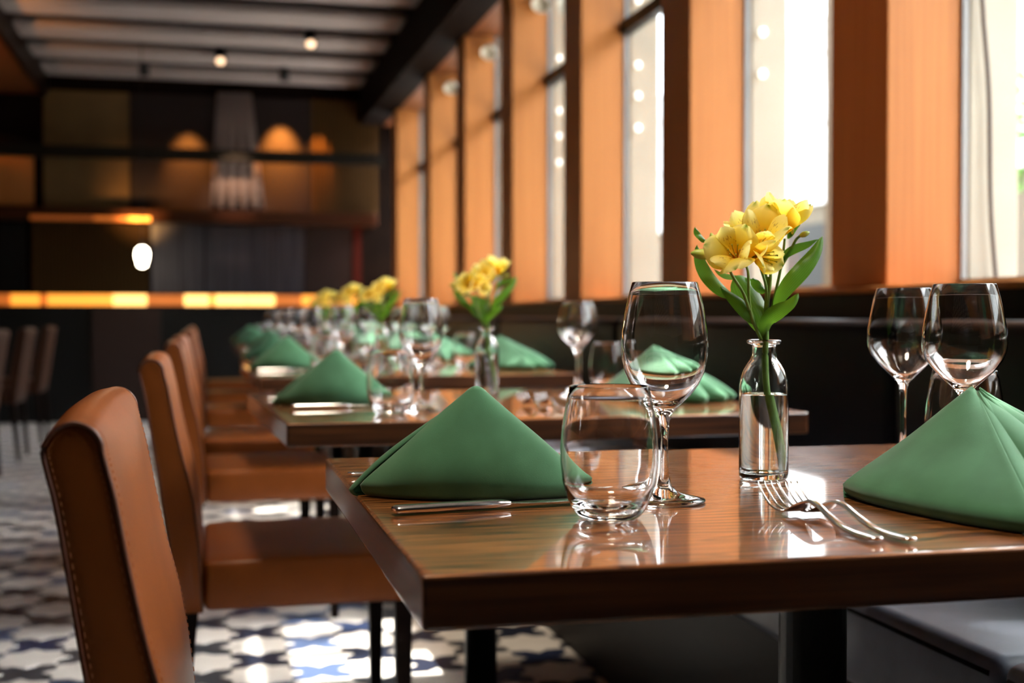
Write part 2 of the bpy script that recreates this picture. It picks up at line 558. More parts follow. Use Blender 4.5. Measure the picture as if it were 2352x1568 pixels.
def split(lst):
    s = sorted([p for p in lst if seen_floor(p[0], p[1])], key=lambda p: p[1])[:300]
    ss = set(s)
    return s, [p for p in lst if p not in ss]
s_in, s_out = split(stars)
c_in, c_out = split(crosses)
for (x, y, k) in s_in:
    o = bpy.data.objects.new('star_tile', star_me); o.location = (x, y, rnd.uniform(-.0004, .0004)); o.parent = floor; COL.objects.link(o)
for (x, y, k) in c_in:
    o = bpy.data.objects.new('cross_tile', cross_me[k]); o.location = (x, y, rnd.uniform(-.0006, 0)); o.parent = floor; COL.objects.link(o)
def stuff_tiles(name, lst, data, mats):
    V, F, MI = [], [], []
    for (x, y, k) in lst:
        o = len(V)
        V += [(a + x, b + y, c) for a, b, c in data[0]]
        F += [tuple(i + o for i in f) for f in data[1]]
        MI += [k if len(mats) > 1 else 0] * len(data[1])
    me = bpy.data.meshes.new(name)
    me.from_pydata(V, [], F)
    for m in mats: me.materials.append(M[m])
    me.polygons.foreach_set('material_index', MI)
    o = link(name, me, None, floor)
    o['kind'] = 'stuff'
stuff_tiles('distant_star_tiles', s_out, SD, ['star'])
stuff_tiles('distant_cross_tiles', c_out, CD, ['cross0', 'cross1', 'cross2', 'cross3'])

# walls
wall_left = tag(box('wall_left', 'plaster_dark', XL - .2, XL, YF, YB, -.1, ZC), kind='structure')
wall_front = tag(box('wall_front', 'plaster_dark', XL - .2, 2.0, YF - .2, YF, -.1, ZC), kind='structure')
ceiling = tag(box('ceiling', 'black', XL - .2, 2.05, YF - .2, YB + .3, ZC, ZC + .15), kind='structure')
# right wall: parapet under the windows, header over them, one pillar between every two windows
wall_right = tag(box('wall_right', 'dark_wood', 1.64, 2.0, YF, YB, -.1, .985), kind='structure')
box('header', 'beam', XW + .004, 2.02, YF, YB, ZS + .004, ZC, wall_right)
PK = [2.94 + 1.36 * k for k in range(-2, 6)] + [11.5]
PW = .30
for y in PK:
    box('pillar', 'pillar', XW, 1.885, y, y + PW, 1.012, ZS, wall_right, bevel=.004)
for y in PK:
    box('pillar_cladding', 'cream', 1.905, 2.045, y, y + PW, .90, 3.295, wall_right, bevel=.003)
ledge = tag(box('trim_ledge', 'dark_wood', 1.615, 1.90, YF, YB, .90, .992, bevel=.003), kind='structure')
box('ledge_board', 'pillar', 1.618, 1.90, YF, YB, .993, 1.009, ledge, bevel=.003)
# windows between the pillars
box('light_block_bay', 'dark_wood', 1.66, 2.0, YF, PK[0] - .002, .986, ZS, wall_right)  # unseen bays closed off to cut window light from behind the camera
for k in range(len(PK) - 1):
    y0, y1 = PK[k] + PW, PK[k + 1]
    w = box('window_%d' % (k + 1), 'line', 1.872, 1.897, y0, y1, 1.010, 1.030)
    tag(w, kind='structure')
    box('pane', 'pane', 1.883, 1.888, y0 + .008, y1 - .008, 1.03, 2.225, w)
    box('pane', 'pane', 1.883, 1.888, y0 + .008, y1 - .008, 2.285, ZS, w)
    box('transom', 'black', 1.855, 1.900, y0, y1, 2.225, 2.285, w)
    box('jamb', 'line', 1.876, 1.892, y0, y0 + .010, 1.03, ZS, w)
    box('jamb', 'line', 1.876, 1.892, y1 - .010, y1, 1.03, ZS, w)
# soffits over the window side and the aisle side
sof_r = tag(box('trim_soffit_right', 'soffit', 1.46, 1.69, YF, YB, ZS, ZC), kind='structure')
sof_l = tag(box('trim_soffit_left', 'beam', XL, -1.46, YF, YB, 2.98, ZC), kind='structure')
box('fascia', 'dark_wood', -1.46, -1.42, YF, YB, 2.95, ZC, sof_l)
# ceiling baffles, running across the room
yy = 12.45
while yy > YF + .3:
    box('baffle', 'slat', -1.42, 1.46, yy - .42, yy, 3.13, 3.19, ceiling, bevel=.012)
    yy -= .83

# ------------------------------------------------------------------ back wall
wall_back = tag(box('wall_back', 'plaster_dark', XL - .2, 2.0, YB, YB + .2, -.1, ZC), kind='structure')
def wb(name, mat, x0, x1, z0, z1, d=.04, d0=0.):
    return box(name, mat, x0, x1, YB - d0 - d, YB - d0, z0, z1, wall_back)
wb('panel', 'olive', -1.46, -.70, 1.92, 3.02)
wb('panel', 'umber', -.69, .99, 1.92, 3.02)
n_ = 9
for k in range(n_):
    xa = 1.0 + k * (.66 / n_)
    wb('slat', 'brown_slat', xa, xa + .045, 1.92, 3.02, .05)
n_ = 16
for k in range(n_):
    xa = -1.56 + k * (1.04 / n_)
    wb('slat', 'brown_slat', xa, xa + .045, 1.13, 1.80, .045)
wb('panel', 'sheen_panel', -.51, -.02, 1.13, 1.80, .03)
wb('panel', 'sheen_panel', -.01, .45, 1.13, 1.80, .03)
wb('panel', 'sheen_panel', .46, .92, 1.13, 1.80, .03)
wb('panel', 'counter_front', .93, 1.38, 1.13, 1.80, .04)
wb('panel', 'red_panel', 1.39, 1.47, 1.13, 1.80, .05)
wb('panel', 'pillar', -2.5, -1.55, 1.95, 2.46, .05)
wb('panel', 'black', -2.9, -1.62, .1, 1.88, .03)
cornice = tag(box('trim_cornice', 'cornice', -2.9, 1.6, YB - .28, YB - .001, 1.80, 1.915, bevel=.01), kind='structure')
for xa, xb, m_ in ((-1.55, -1.0, 'cornice_glow_dim'), (-.998, -.70, 'led_low'), (-.698, -.50, 'led_mid')):
    box('cornice_glow', m_, xa, xb, YB - .30, YB - .281, 1.802, 1.842, cornice)  # added emissive strips stand in for the warm glow on the cornice edge
rail = tag(box('trim_rail', 'rail', -3.2, 1.66, YB - .36, YB - .30, 2.365, 2.475), kind='structure')
# tapering drape between the two spot-lit fields
V, F = [], []
for i in range(25):
    t = i / 24
    for zz, xa, xb in ((1.95, .045, .535), (2.45, .075, .48), (3.05, .115, .415)):
        dy = .022 * math.sin(t * PI * 9)
        V.append((xa + (xb - xa) * t, YB - .10 + dy, zz))
for i in range(24):
    for j in range(2):
        a = i * 3 + j
        F.append((a, a + 3, a + 4, a + 1))
dr = from_py('drape', V, F, 'drape', None, True)
sm = dr.modifiers.new('solid', 'SOLIDIFY'); sm.thickness = .012
tag(dr, 'grey tapering drape hanging on the dark back wall', 'drape')
# bar counter with a backlit edge
bar = empty('bar_counter', (0, YB - .75, 0))
tag(bar, 'dark bar counter with glowing amber edge along the back wall', 'counter')
def bp(name, mat, x0, x1, y0, y1, z0, z1):
    return box(name, mat, x0, x1, y0, y1, z0, z1, bar)
bp('front_panel', 'black', -2.8, 1.35, 0, .6, .0, 1.0)
bp('side_panel', 'counter_front', -.98, -.40, -.04, -.001, .0, 1.0)
bp('countertop', 'black', -2.82, 1.40, -.02, .62, 1.0, 1.022)
segs = [(-2.8, -1.66, 'led_low'), (-1.655, -1.42, 'led_mid'), (-1.415, -1.36, 'led_low'), (-1.355, -1.03, 'led_mid'), (-1.025, -.81, 'led_mid'), (-.805, -.52, 'led_hot'), (-.515, -.20, 'led_low'), (-.195, .02, 'led_hot'), (.025, .07, 'led_mid'), (.075, .35, 'led_hot'), (.355, .60, 'led_hot'), (.605, .84, 'led_low'), (.845, 1.0, 'led_mid'), (1.005, 1.18, 'led_mid'), (1.185, 1.36, 'led_mid')]
for a, b, m in segs:
    s = bp('light_panel', m, a, b, .0, .05, 1.024, 1.122)
bp('counter_rim', 'black', -2.82, 1.40, -.01, .62, 1.124, 1.135)
# pendant bulb in front of the bar
pl = empty('pendant_lamp', (-.515, 11.0, 1.30))
tag(pl, 'small bright pendant lamp glowing white before the back wall', 'lamp')
lathe('shade', [(0, .20), (.02, .198), (.042, .18), (.052, .145), (.049, .11), (.040, .08), (.034, .05), (.02, .036), (0, .034)], 'lamp_glow', pl, 20)
tube('cord', [(0, 0, .23), (0, 0, 2.149)], .004, 'black', pl, 6)
tube('socket', [(0, 0, .195), (0, 0, .26)], .018, 'black', pl, 10)
def light(name, kind, loc, energy, color, target=None, size=.05, spot=60, blend=.6):
    d = bpy.data.lights.new(name, kind)
    d.energy = energy
    d.color = color
    if kind == 'SPOT':
        d.spot_size = R(spot); d.spot_blend = blend
    d.shadow_soft_size = size
    o = bpy.data.objects.new(name, d)
    o.location = loc
    if target:
        o.rotation_euler = (Vector(target) - Vector(loc)).to_track_quat('-Z', 'Y').to_euler()
    COL.objects.link(o)
    return o
light('pendant_light', 'POINT', (-.515, 10.9, 1.42), .5, (1, .75, .45), size=.09)
WARM = (1.0, .37, .06)
light('wall_wash', 'SPOT', (.70, YB - .34, 2.98), 60, WARM, (.70, YB, 2.38), .015, 50, 1.0)
light('wall_wash', 'SPOT', (-.16, YB - .34, 2.88), 24, WARM, (-.16, YB, 2.28), .015, 52, 1.0)
light('drape_wash', 'SPOT', (.27, YB - 1.1, 2.75), 16, (1, .60, .36), (.27, YB, 1.95), .03, 34, 1.0)
light('slat_wash', 'SPOT', (1.06, YB - .30, 2.95), 16, WARM, (1.06, YB, 2.35), .015, 36, 1.0)
light('panel_wash', 'SPOT', (-2.0, YB - .7, 3.0), 70, WARM, (-1.95, YB, 2.1), .03, 55, .8)
light('soffit_wash', 'SPOT', (-2.0, 8.6, 2.2), 16, WARM, (-1.8, 9.4, 2.98), .05, 70, .9)
light('pendant_glow_fill', 'SPOT', (-.62, YB - .62, 1.72), 3.5, (1, .5, .14), (-.60, YB - .28, 1.87), .03, 80, 1.0)  # added spot in place of the pendant's own glow on the cornice
# the ceiling spots continue above the row of tables
for x, y, tx, ty, e in ((.15, .95, .55, 1.20, 20), (.45, 2.45, .65, 2.75, 20), (.45, 4.1, .65, 4.4, 20), (.45, 5.9, .65, 6.2, 16)):
    light('ceiling_spot_beam', 'SPOT', (x, y, 2.98), e, (1, .86, .66), (tx, ty, .75), .20, 44, .9)

light('warm_bounce_fill', 'SPOT', (-.6, 2.3, 2.98), 6, (1, .42, .14), (1.67, 3.1, 1.75), .05, 46, 1.0)  # added warm fill imitating room bounce on the near pillar's inner side

# ceiling spot cans
def spot_can(on):
    t = empty('ceiling_spotlight')
    tag(t, 'x', 'spotlight')
    lathe('can', [(0, .17), (.042, .17), (.045, .165), (.045, .02), (.038, .02), (.036, .05), (0, .05)], 'black', t, 20)
    lathe('lens', [(0, .015), (.025, .018), (.037, .026), (.037, .034), (0, .034)], 'can_glow' if on else 'can_off', t, 20)
    tube('mount', [(0, 0, .17), (0, 0, .28)], .012, 'black', t, 8)
    return Proto(t)
can_on, can_off = spot_can(True), spot_can(False)
for o_ in (can_on.put((.80, 10.1, 2.99), 0, 'lit black ceiling spotlight, the higher one nearer the windows'),
    can_on.put((.12, 10.95, 2.99), 0, 'lit black ceiling spotlight below left of the other lit one')):
    o_.children[0].rotation_euler = o_.children[1].rotation_euler = (R(-48), 0, 0)
    o_.children[0].location = o_.children[1].location = (0, .06, .05)
can_off.put((-.52, 11.65, 3.0), 0, 'unlit black ceiling spotlight near the left end of the baffles')
can_off.put((.68, 11.6, 3.0), 0, 'unlit black ceiling spotlight above the right warm wall glow')

# small emissive globes down the window edges and pale lamp heads at the top of the windows
jb = empty('jamb_globe')
tag(jb, 'x', 'bulb')
lathe('globe', [(0, -.016), (.010, -.013), (.016, 0), (.010, .013), (0, .016)], 'bulb', jb, 14)
tube('socket', [(0, .014, 0), (0, .034, 0)], .006, 'black', jb, 8)
JB = Proto(jb)
wn_ = {1: 'first', 2: 'second', 3: 'third', 4: 'fourth', 5: 'fifth', 6: 'sixth'}
hn = {0: 'lowest', 1: 'second lowest', 2: 'third lowest', 3: 'highest'}
for k in range(3, 7):
    for h, z in enumerate((1.797, 1.945, 2.085, 2.38)):
        JB.put((1.93, PK[k] - .036, z), 0, '%s small glowing globe on the window edge of the %s pillar from the camera' % (hn[h], wn_[k - 1]), 'globes down the pillar edges')
lh = empty('window_lamp')
tag(lh, 'x', 'lamp')
lathe('shade', [(0, .05), (.020, .048), (.034, .02), (.055, -.03), (.051, -.03), (.03, .018), (0, .04)], 'pale_metal', lh, 20)
tube('arm', [(0, 0, .045), (0, .03, .07), (0, .06, .075)], .006, 'black', lh, 8)
LH = Proto(lh)
for k in (5, 6, 7):
    o = LH.put((1.82, PK[k] - .08, 2.68), 0, 'pale lamp head high on the %s orange pillar from the camera' % wn_[k - 1] if k < 7 else 'pale lamp head high on the last bright orange pillar', 'lamp heads on the pillars')
    o.rotation_euler = (R(-35), R(25), 0)

# ------------------------------------------------------------------ outside
street = tag(box('ground_outside', 'pavement', 2.0, 40, -30, 60, -.2, -.06), kind='structure')
bld = empty('white_building', (9.5, 0, 0))
tag(bld, 'bright white building with dark shopfront across the street', 'building')
box('shopfront', 'shop', 0, .5, -10, 45, -.06, 2.7, bld)
for k in range(12):
    yk = -8 + k * 4.4
    box('shop_window', 'shop_dark', -.03, -.001, yk, yk + 2.2, .3, 2.4, bld)
box('facade', 'white', -.15, .5, -10, 45, 2.702, 5.6, bld)
for z in (3.9, 5.0):
    box('joint', 'joint', -.18, -.151, -10, 45, z, z + .05, bld)
canopy = tag(box('trim_shade_canopy', 'cream', 2.02, 2.60, -1.2, 13.5, 3.30, 3.42), kind='structure')  # unseen; added to hold sky light off the upper pillar faces
def crown_mesh(bm, c0, sp, n, lw):
    for k in range(n):
        v_ = Vector((rnd.gauss(0, 1), rnd.gauss(0, 1), rnd.gauss(0, 1))).normalized() * rnd.random() ** .4
        c = Vector(c0) + Vector((v_.x * sp[0], v_.y * sp[1], v_.z * sp[2]))
        u = Vector((rnd.gauss(0, 1), rnd.gauss(0, 1), rnd.gauss(0, 1))).normalized()
        w_ = u.orthogonal().normalized()
        bm.faces.new([bm.verts.new(q) for q in (c + u * lw, c + w_ * lw * .5, c - u * lw, c - w_ * lw * .5)])
for ty, nm in ((.9, 'nearest'), (5.3, 'middle'), (9.7, 'farthest')):  # unseen trees, added to keep most of the sun off the tables
    t_ = empty('street_tree', (5.0, ty, -.06))
    tag(t_, 'unseen tall street tree added to shade the windows, %s of the row' % nm, 'tree', 'added shade trees')
    tube('trunk', [(0, 0, 0), (.04, 0, 3.), (0, .05, 6.)], [.11, .09, .06], 'bark', t_, 8)
    bm = bmesh.new(); crown_mesh(bm, (-.1, 0, 6.3), (1.5, 2.0, 1.0), 800, .17)
    fo = from_bm('foliage', bm, 'foliage', t_); fo['kind'] = 'stuff'
tr = empty('street_tree', (7.6, 11.2, -.06))
tag(tr, 'low green young street tree outside the nearest window', 'tree')
tube('trunk', [(0, 0, 0), (.03, 0, 1.2), (0, .05, 2.2)], [.10, .08, .06], 'bark', tr, 8)
bm = bmesh.new()
for k in range(420):
    c = Vector((rnd.uniform(-.7, .7), rnd.uniform(-.7, .7), 2.9 + rnd.uniform(-.7, .7)))
    u = Vector((rnd.gauss(0, 1), rnd.gauss(0, 1), rnd.gauss(0, 1))).normalized()
    w = u.orthogonal().normalized()
    a, b, d, e = c + u * .12, c + w * .05, c - u * .12, c - w * .05
    bm.faces.new([bm.verts.new(q) for q in (a, b, d, e)])
fo = from_bm('foliage', bm, 'foliage', tr); fo['kind'] = 'stuff'
cb = tube('hanging_cable', spline([(1.906, 2.915, 3.3), (1.906, 2.915, 2.0), (1.922, 2.915, 1.72), (1.942, 2.915, 1.50), (1.950, 2.915, 1.2), (1.975, 2.91, .92)], 30), .006, 'cable')
tag(cb, 'thin grey cable hanging down outside the nearest window', 'cable')

# ------------------------------------------------------------------ banquette
bq = empty('banquette', (0, 0, 0))
tag(bq, 'long dark leather banquette running under the windows', 'banquette')
BY0, BY1 = -1.6, 11.75
box('base', 'dark_wood', .99, 1.55, BY0, BY1, 0, .36, bq)
def cushion(bm, x0, x1, y0, y1, z0, z1, r, segs=4):
    add_box(bm, x0, x1, y0, y1, z0, z1, r, segs)
ys = [BY0, .12, 1.42, 2.72, 4.02, 5.32, 6.62, 7.92, 9.22, 10.52, BY1]
for a, b in zip(ys[:-1], ys[1:]):
    bm = bmesh.new(); cushion(bm, .965, 1.50, a + .002, b - .002, .362, .505, .022)
    s = from_bm('seat_cushion', bm, 'bench_leather', bq, True)
    V, F = join_data([tube_data([(.967, a + .02, .482), (.967, b - .02, .482)], .004, 6)])
    from_py('piping', V, F, 'dark_leather', s, True)
ys2 = [BY0, .6, 2.55, 4.5, 6.45, 8.4, 10.2, BY1]
for a, b in zip(ys2[:-1], ys2[1:]):
    bm = bmesh.new(); cushion(bm, 1.46, 1.612, a + .001, b - .001, .44, .928, .035, 5)
    from_bm('backrest', bm, 'dark_leather', bq, True)

# ------------------------------------------------------------------ tables
def make_table(dy, lx=1.0, pole=(.5, None)):
    t = empty('dining_table')
    tag(t, 'x', 'table')
    tt = box('tabletop', 'table', 0, lx, 0, dy, .708, .750, t, bevel=.0035, segs=3)
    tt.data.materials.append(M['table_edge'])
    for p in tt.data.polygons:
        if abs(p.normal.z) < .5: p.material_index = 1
    px, py = pole[0], pole[1] if pole[1] else dy / 2
    b = lathe('pole', [(0, .03), (.037, .03), (.037, .66), (.06, .665), (.06, .70), (0, .70)], 'pole', t, 24)
    b.location = (px, py, 0)
    s = box('top_plate', 'pole', px - .2, px + .2, py - .2, py + .2, .700, .7075, t)
    d = lathe('base', [(0, 0), (.275, 0), (.28, .006), (.275, .014), (.15, .026), (.05, .035), (0, .035)], 'pole', t, 40)
    d.location = (px, py, 0)
    return t
ORD = ['nearest', 'second', 'third', 'fourth', 'fifth', 'sixth', 'seventh']
TB = [(.150, .910, 0., .777), (.133, 2.24, R(2.5), .90), (.155, 3.93, R(2.0), .92), (.16, 5.08, R(1), .80), (.165, 6.42, 0, .80), (.17, 7.75, 0, .80), (.175, 9.1, 0, .80)]
tables = []
for i, (x, y, r, dy) in enumerate(TB):
    if i < 4:
        t = make_table(dy, 1.0, (.50, dy / 2 if i != 1 else .60))
        tp = Proto(t)
    o = tp.put((x, y, 0), r, ('%s dark wooden table of the row along the banquette' % ORD[i]), 'tables along the banquette')
    tables.append((x, y, r, dy))
def at(i, lx, ly, z=.7502):
    x, y, r, dy = tables[i]
    return (x + lx * math.cos(r) - ly * math.sin(r), y + lx * math.sin(r) + ly * math.cos(r), z)
def tname(i): return '%s table' % ORD[i]

# ------------------------------------------------------------------ dining chairs
def make_chair(mat, stitch=True):
    """faces +X; origin on the floor below the joint of seat and back; width along Y"""
    t = empty('dining_chair')
    tag(t, 'x', 'chair')
    W = .25
    front = [(-.010, .372), (-.012, .44), (-.016, .505), (-.024, .575), (-.033, .625), (-.046, .675), (-.059, .735), (-.069, .79), (-.078, .833)]
    back = [(-.052, .372), (-.064, .44), (-.074, .505), (-.085, .575), (-.091, .625), (-.099, .675), (-.108, .735), (-.117, .79), (-.126, .835)]
    # rounded top
    a, b = Vector((front[-1][0], front[-1][1])), Vector((back[-1][0], back[-1][1]))
    mid = (a + b) / 2
    d = (b - a)
    rad = d.length / 2
    e = d.normalized()
    n = Vector((-e.y, e.x))
    if n.y < 0: n = -n
    top = [mid - e * rad * math.cos(q) + n * rad * 1.12 * math.sin(q) for q in [PI * k / 8 for k in range(1, 8)]]
    prof = [Vector(p) for p in front] + top + [Vector(p) for p in reversed(back)]
    cen = [(Vector(f) + Vector(g)) / 2 for f, g in zip(front, back)]
    # cross-sections along Y with softened side edges
    ysec = [(-W - .0012, .40), (-W - .0008, .78), (-W, .90), (-W + .002, .93), (-W + .007, .98), (-W + .016, 1.0)]
    ysec += [(-W + .016 + (2 * W - .032) * k / 14, 1.0) for k in range(1, 14)]
    ysec += [(-a_, s) for a_, s in reversed(ysec[:6])]
    V, F = [], []
    np_ = len(prof)
    for (y, s) in ysec:
        u = y / W
        bow = .006 * (1 - u * u)                 # soft fullness across the cushion
        dome = -.006 * u * u
        for k, p in enumerate(prof):
            kk = min(k, np_ - 1 - k)
            c = cen[min(kk, len(cen) - 1)] if kk < len(front) else mid
            q = c + (p - c) * s
            x = q.x + (bow if k < len(front) else -bow * .5)
            z = q.y + (dome if q.y > .80 else 0)
            V.append((x, y, z))
    ns = len(ysec)
    for i in range(ns - 1):
        for k in range(np_):
            k2 = (k + 1) % np_
            F.append((i * np_ + k, i * np_ + k2, (i + 1) * np_ + k2, (i + 1) * np_ + k))
    F.append(tuple(range(np_ - 1, -1, -1)))
    F.append(tuple(range((ns - 1) * np_, ns * np_)))
    bk = from_py('backrest', V, F, mat, t, True)
    bm = bmesh.new(); bm.from_mesh(bk.data); bmesh.ops.recalc_face_normals(bm, faces=bm.faces[:]); bm.to_mesh(bk.data); bm.free()
    # a welt along each side seam, with a row of stitches on either side of it
    st = []
    for sgn in (-1, 1):
        loop = []
        for k, p in enumerate(prof):
            kk = min(k, np_ - 1 - k)
            c = cen[min(kk, len(cen) - 1)] if kk < len(front) else mid
            q = c + (p - c) * .93
            loop.append((q.x, sgn * (W + .0003), q.y - (.006 if q.y > .80 else 0)))
        tube('piping', spline(loop, 80), .0022, 'piping', bk, 6)
        if stitch:
            for off, yy_ in ((.74, W + .0006), (1.012, W - .016)):
                lp = []
                for k, p in enumerate(prof):
                    kk = min(k, np_ - 1 - k)
                    c = cen[min(kk, len(cen) - 1)] if kk < len(front) else mid
                    q = c + (p - c) * off
                    lp.append((q.x + (.0008 if k < len(front) and off > 1 else 0), sgn * yy_, q.y - (.006 if q.y > .80 else 0)))
                pts = spline(lp, 640)
                for j in range(0, 636, 4):
                    st.append(tube_data([pts[j], pts[j + 2]], .0006, 4))
    if stitch:
        V, F = join_data(st)
        from_py('stitching', V, F, 'stitch', bk)['kind'] = 'stuff'
    # seat: soft block with a slightly crowned top
    bm = bmesh.new()
    add_box(bm, -.008, .405, -W + .004, W - .004, .372, .468, .014, 3)
    bmesh.ops.subdivide_edges(bm, edges=[e_ for e_ in bm.edges if e_.calc_length() > .2], cuts=6, use_grid_fill=True)
    for v in bm.verts:
        if v.co.z > .46:
            u, w = (v.co.x - .2) / .21, v.co.y / W
            v.co.z += .010 * max(0, 1 - u * u) * max(0, 1 - w * w)
    seat = from_bm('seat', bm, mat, t, True)
    for (x, y, tx) in ((.378, -.215, 0), (.378, .215, 0), (-.035, -.215, -.03), (-.035, .215, -.03)):
        bm = bmesh.new()
        add_box(bm, x - .017, x + .017, y - .017, y + .017, 0, .374)
        for v in bm.verts:
            if v.co.z < .1:
                v.co.x = x + tx + (v.co.x - x) * .7
                v.co.y = y + (v.co.y - y) * .7
        from_bm('leg', bm, 'dark_wood', t)
    return t
CH = Proto(make_chair('leather'))
cy = [1.30, 2.75, 4.20, 5.20, 6.78, 8.12, 9.47]
clab = ['tan leather dining chair with stitched seams, nearest and largest', 'tan leather dining chair drawn up to the second table', 'tan leather dining chair drawn up to the third table', 'tan leather dining chair drawn up to the fourth table', 'tan leather dining chair drawn up to the fifth table', 'tan leather dining chair drawn up to the sixth table', 'tan leather dining chair drawn up to the seventh table']
for i, y in enumerate(cy):
    CH.put((0.0 if i else .0, y, 0), R((0, 0, 1, -2, 1, 0, 0)[i]), clab[i], 'tan chairs along the aisle')

# ------------------------------------------------------------------ tableware
def offset_profile(outer, t):
    return outer
def wine_round():
    o = [(0, .0012), (.039, 0), (.0412, .0014), (.0408, .0028), (.030, .0052), (.016, .0088), (.0075, .0155), (.0046, .028), (.0038, .045), (.0038, .066), (.0050, .080), (.0085, .0895), (.016, .0975), (.026, .107), (.0338, .1175), (.0397, .130), (.0430, .144), (.0437, .156), (.0426, .171), (.0398, .190), (.0362, .207), (.0328, .2195)]
    i = [(.0325, .2200), (.0322, .2195), (.0354, .207), (.0390, .190), (.0418, .171), (.0429, .156), (.0421, .144), (.0387, .1305), (.0328, .119), (.025, .1095), (.015, .1015), (.007, .0975), (0, .0965)]
    return o + i
def wine_angular():
    o = [(0, .0012), (.039, 0), (.0412, .0014), (.0408, .0028), (.030, .0052), (.016, .0088), (.0075, .0155), (.0044, .028), (.0037, .045), (.0037, .080), (.0044, .096), (.0066, .1045), (.0125, .1110), (.0190, .1168), (.0300, .1275), (.0392, .1395), (.0428, .149), (.0438, .158), (.0428, .171), (.0395, .190), (.0358, .207), (.0320, .2195)]
    i = [(.0317, .2200), (.0314, .2195), (.0350, .207), (.0387, .190), (.0420, .171), (.0430, .158), (.0419, .149), (.0382, .1405), (.0292, .1292), (.0182, .1188), (.0105, .1135), (.005, .1105), (0, .1098)]
    return o + i
def tumbler_prof():
    o = [(0, .0030), (.018, .0022), (.0225, .0004), (.0255, .0004), (.0285, .0022), (.0335, .0085), (.0388, .019), (.0430, .034), (.0451, .052), (.0452, .066), (.0441, .080), (.0420, .095), (.0393, .110), (.0368, .1213)]
    i = [(.0362, .1222), (.0356, .1213), (.0380, .110), (.0407, .095), (.0428, .080), (.0439, .066), (.0438, .052), (.0416, .036), (.0374, .023), (.0310, .0145), (.022, .0102), (.010, .0088), (0, .0086)]
    return o + i
def thing_lathe(name, cat, prof, segs=56):
    o = lathe(name, prof, 'glass', None, segs)
    tag(o, 'x', cat)
    return Proto(o)
WR = thing_lathe('wine_glass', 'wine glass', wine_round())
WA = thing_lathe('wine_glass', 'wine glass', wine_angular())
TU = thing_lathe('tumbler', 'glass', tumbler_prof())

# bud vase with water
def make_vase():
    t = empty('bud_vase')
    tag(t, 'x', 'vase')
    o = [(0, .0035), (.018, .0025), (.023, .0003), (.0255, .0005), (.0275, .003), (.0280, .007), (.0280, .100), (.0276, .108), (.0262, .116), (.0232, .1245), (.0190, .1315), (.0152, .137), (.0136, .142), (.0132, .150), (.0136, .1535), (.0185, .1545), (.0196, .1565), (.0192, .1585)]
    i = [(.0165, .1592), (.0128, .1575), (.0116, .150), (.0119, .141), (.0140, .1355), (.0180, .130), (.0222, .123), (.0250, .115), (.0263, .107), (.0265, .100), (.0265, .012), (.0250, .0085), (.018, .0072), (0, .0068)]
    lathe('bottle', o + i, 'vase_glass', t, 56)
    lathe('water', [(0, .0069), (.018, .0073), (.0249, .0086), (.0262, .012), (.0262, .0965), (.0258, .0975), (.023, .0968), (0, .0968)], 'water', t, 56)
    return Proto(t)
VA = make_vase()

# flower spray: one stem, several blooms, buds and leaves; local frame = vase base, x right, y away, z up
def grid_mesh(name, fn, nu, nv, mat, parent):
    V, UV = [], []
    for j in range(nv + 1):
        for i in range(nu + 1):
            u, v = i / nu, j / nv
            V.append(fn(u, v)); UV.append((u, v))
    F = []
    for j in range(nv):
        for i in range(nu):
            a = j * (nu + 1) + i
            F.append((a, a + 1, a + nu + 2, a + nu + 1))
    me = bpy.data.meshes.new(name)
    me.from_pydata([tuple(v) for v in V], [], F)
    uvl = me.uv_layers.new(name='UVMap')
    for p in me.polygons:
        for li, vi in zip(p.loop_indices, p.vertices):
            uvl.data[li].uv = UV[vi]
    return link(name, me, mat, parent, True)
def petal(parent, M3, L, Wd, flare, cup, mat, twist=0., tipcurl=.3, wav=.0):
    """grows along +Z of the bloom frame, then opens outwards along +X"""
    def fn(u, v):
        s = (u - .5) * 2
        ang = .10 + flare * (v ** 1.15) + tipcurl * max(0, v - .62) ** 2 * 4
        # integrate a bending centre line
        n = 10
        r = z = 0.
        for k in range(n):
            vv = v * (k + .5) / n
            a = .10 + flare * (vv ** 1.15) + tipcurl * max(0, vv - .62) ** 2 * 4
            r += math.sin(a) * v * L / n
            z += math.cos(a) * v * L / n
        w = Wd * (.16 + .84 * math.sin(PI * min(1, (v * .93 + .02)) ** 1.25) ** .8) if v < .985 else Wd * .22
        off = cup * w * s * s
        x = r - off * math.cos(ang)
        zz = z + off * math.sin(ang)
        y = s * w * (1 - .12 * abs(s))
        zz += wav * math.sin(s * 5 + v * 6) * v
        p = Vector((x, y, zz))
        return M3 @ (Matrix.Rotation(twist, 3, 'Z') @ p)
    return grid_mesh('petal', fn, 8, 12, mat, parent)
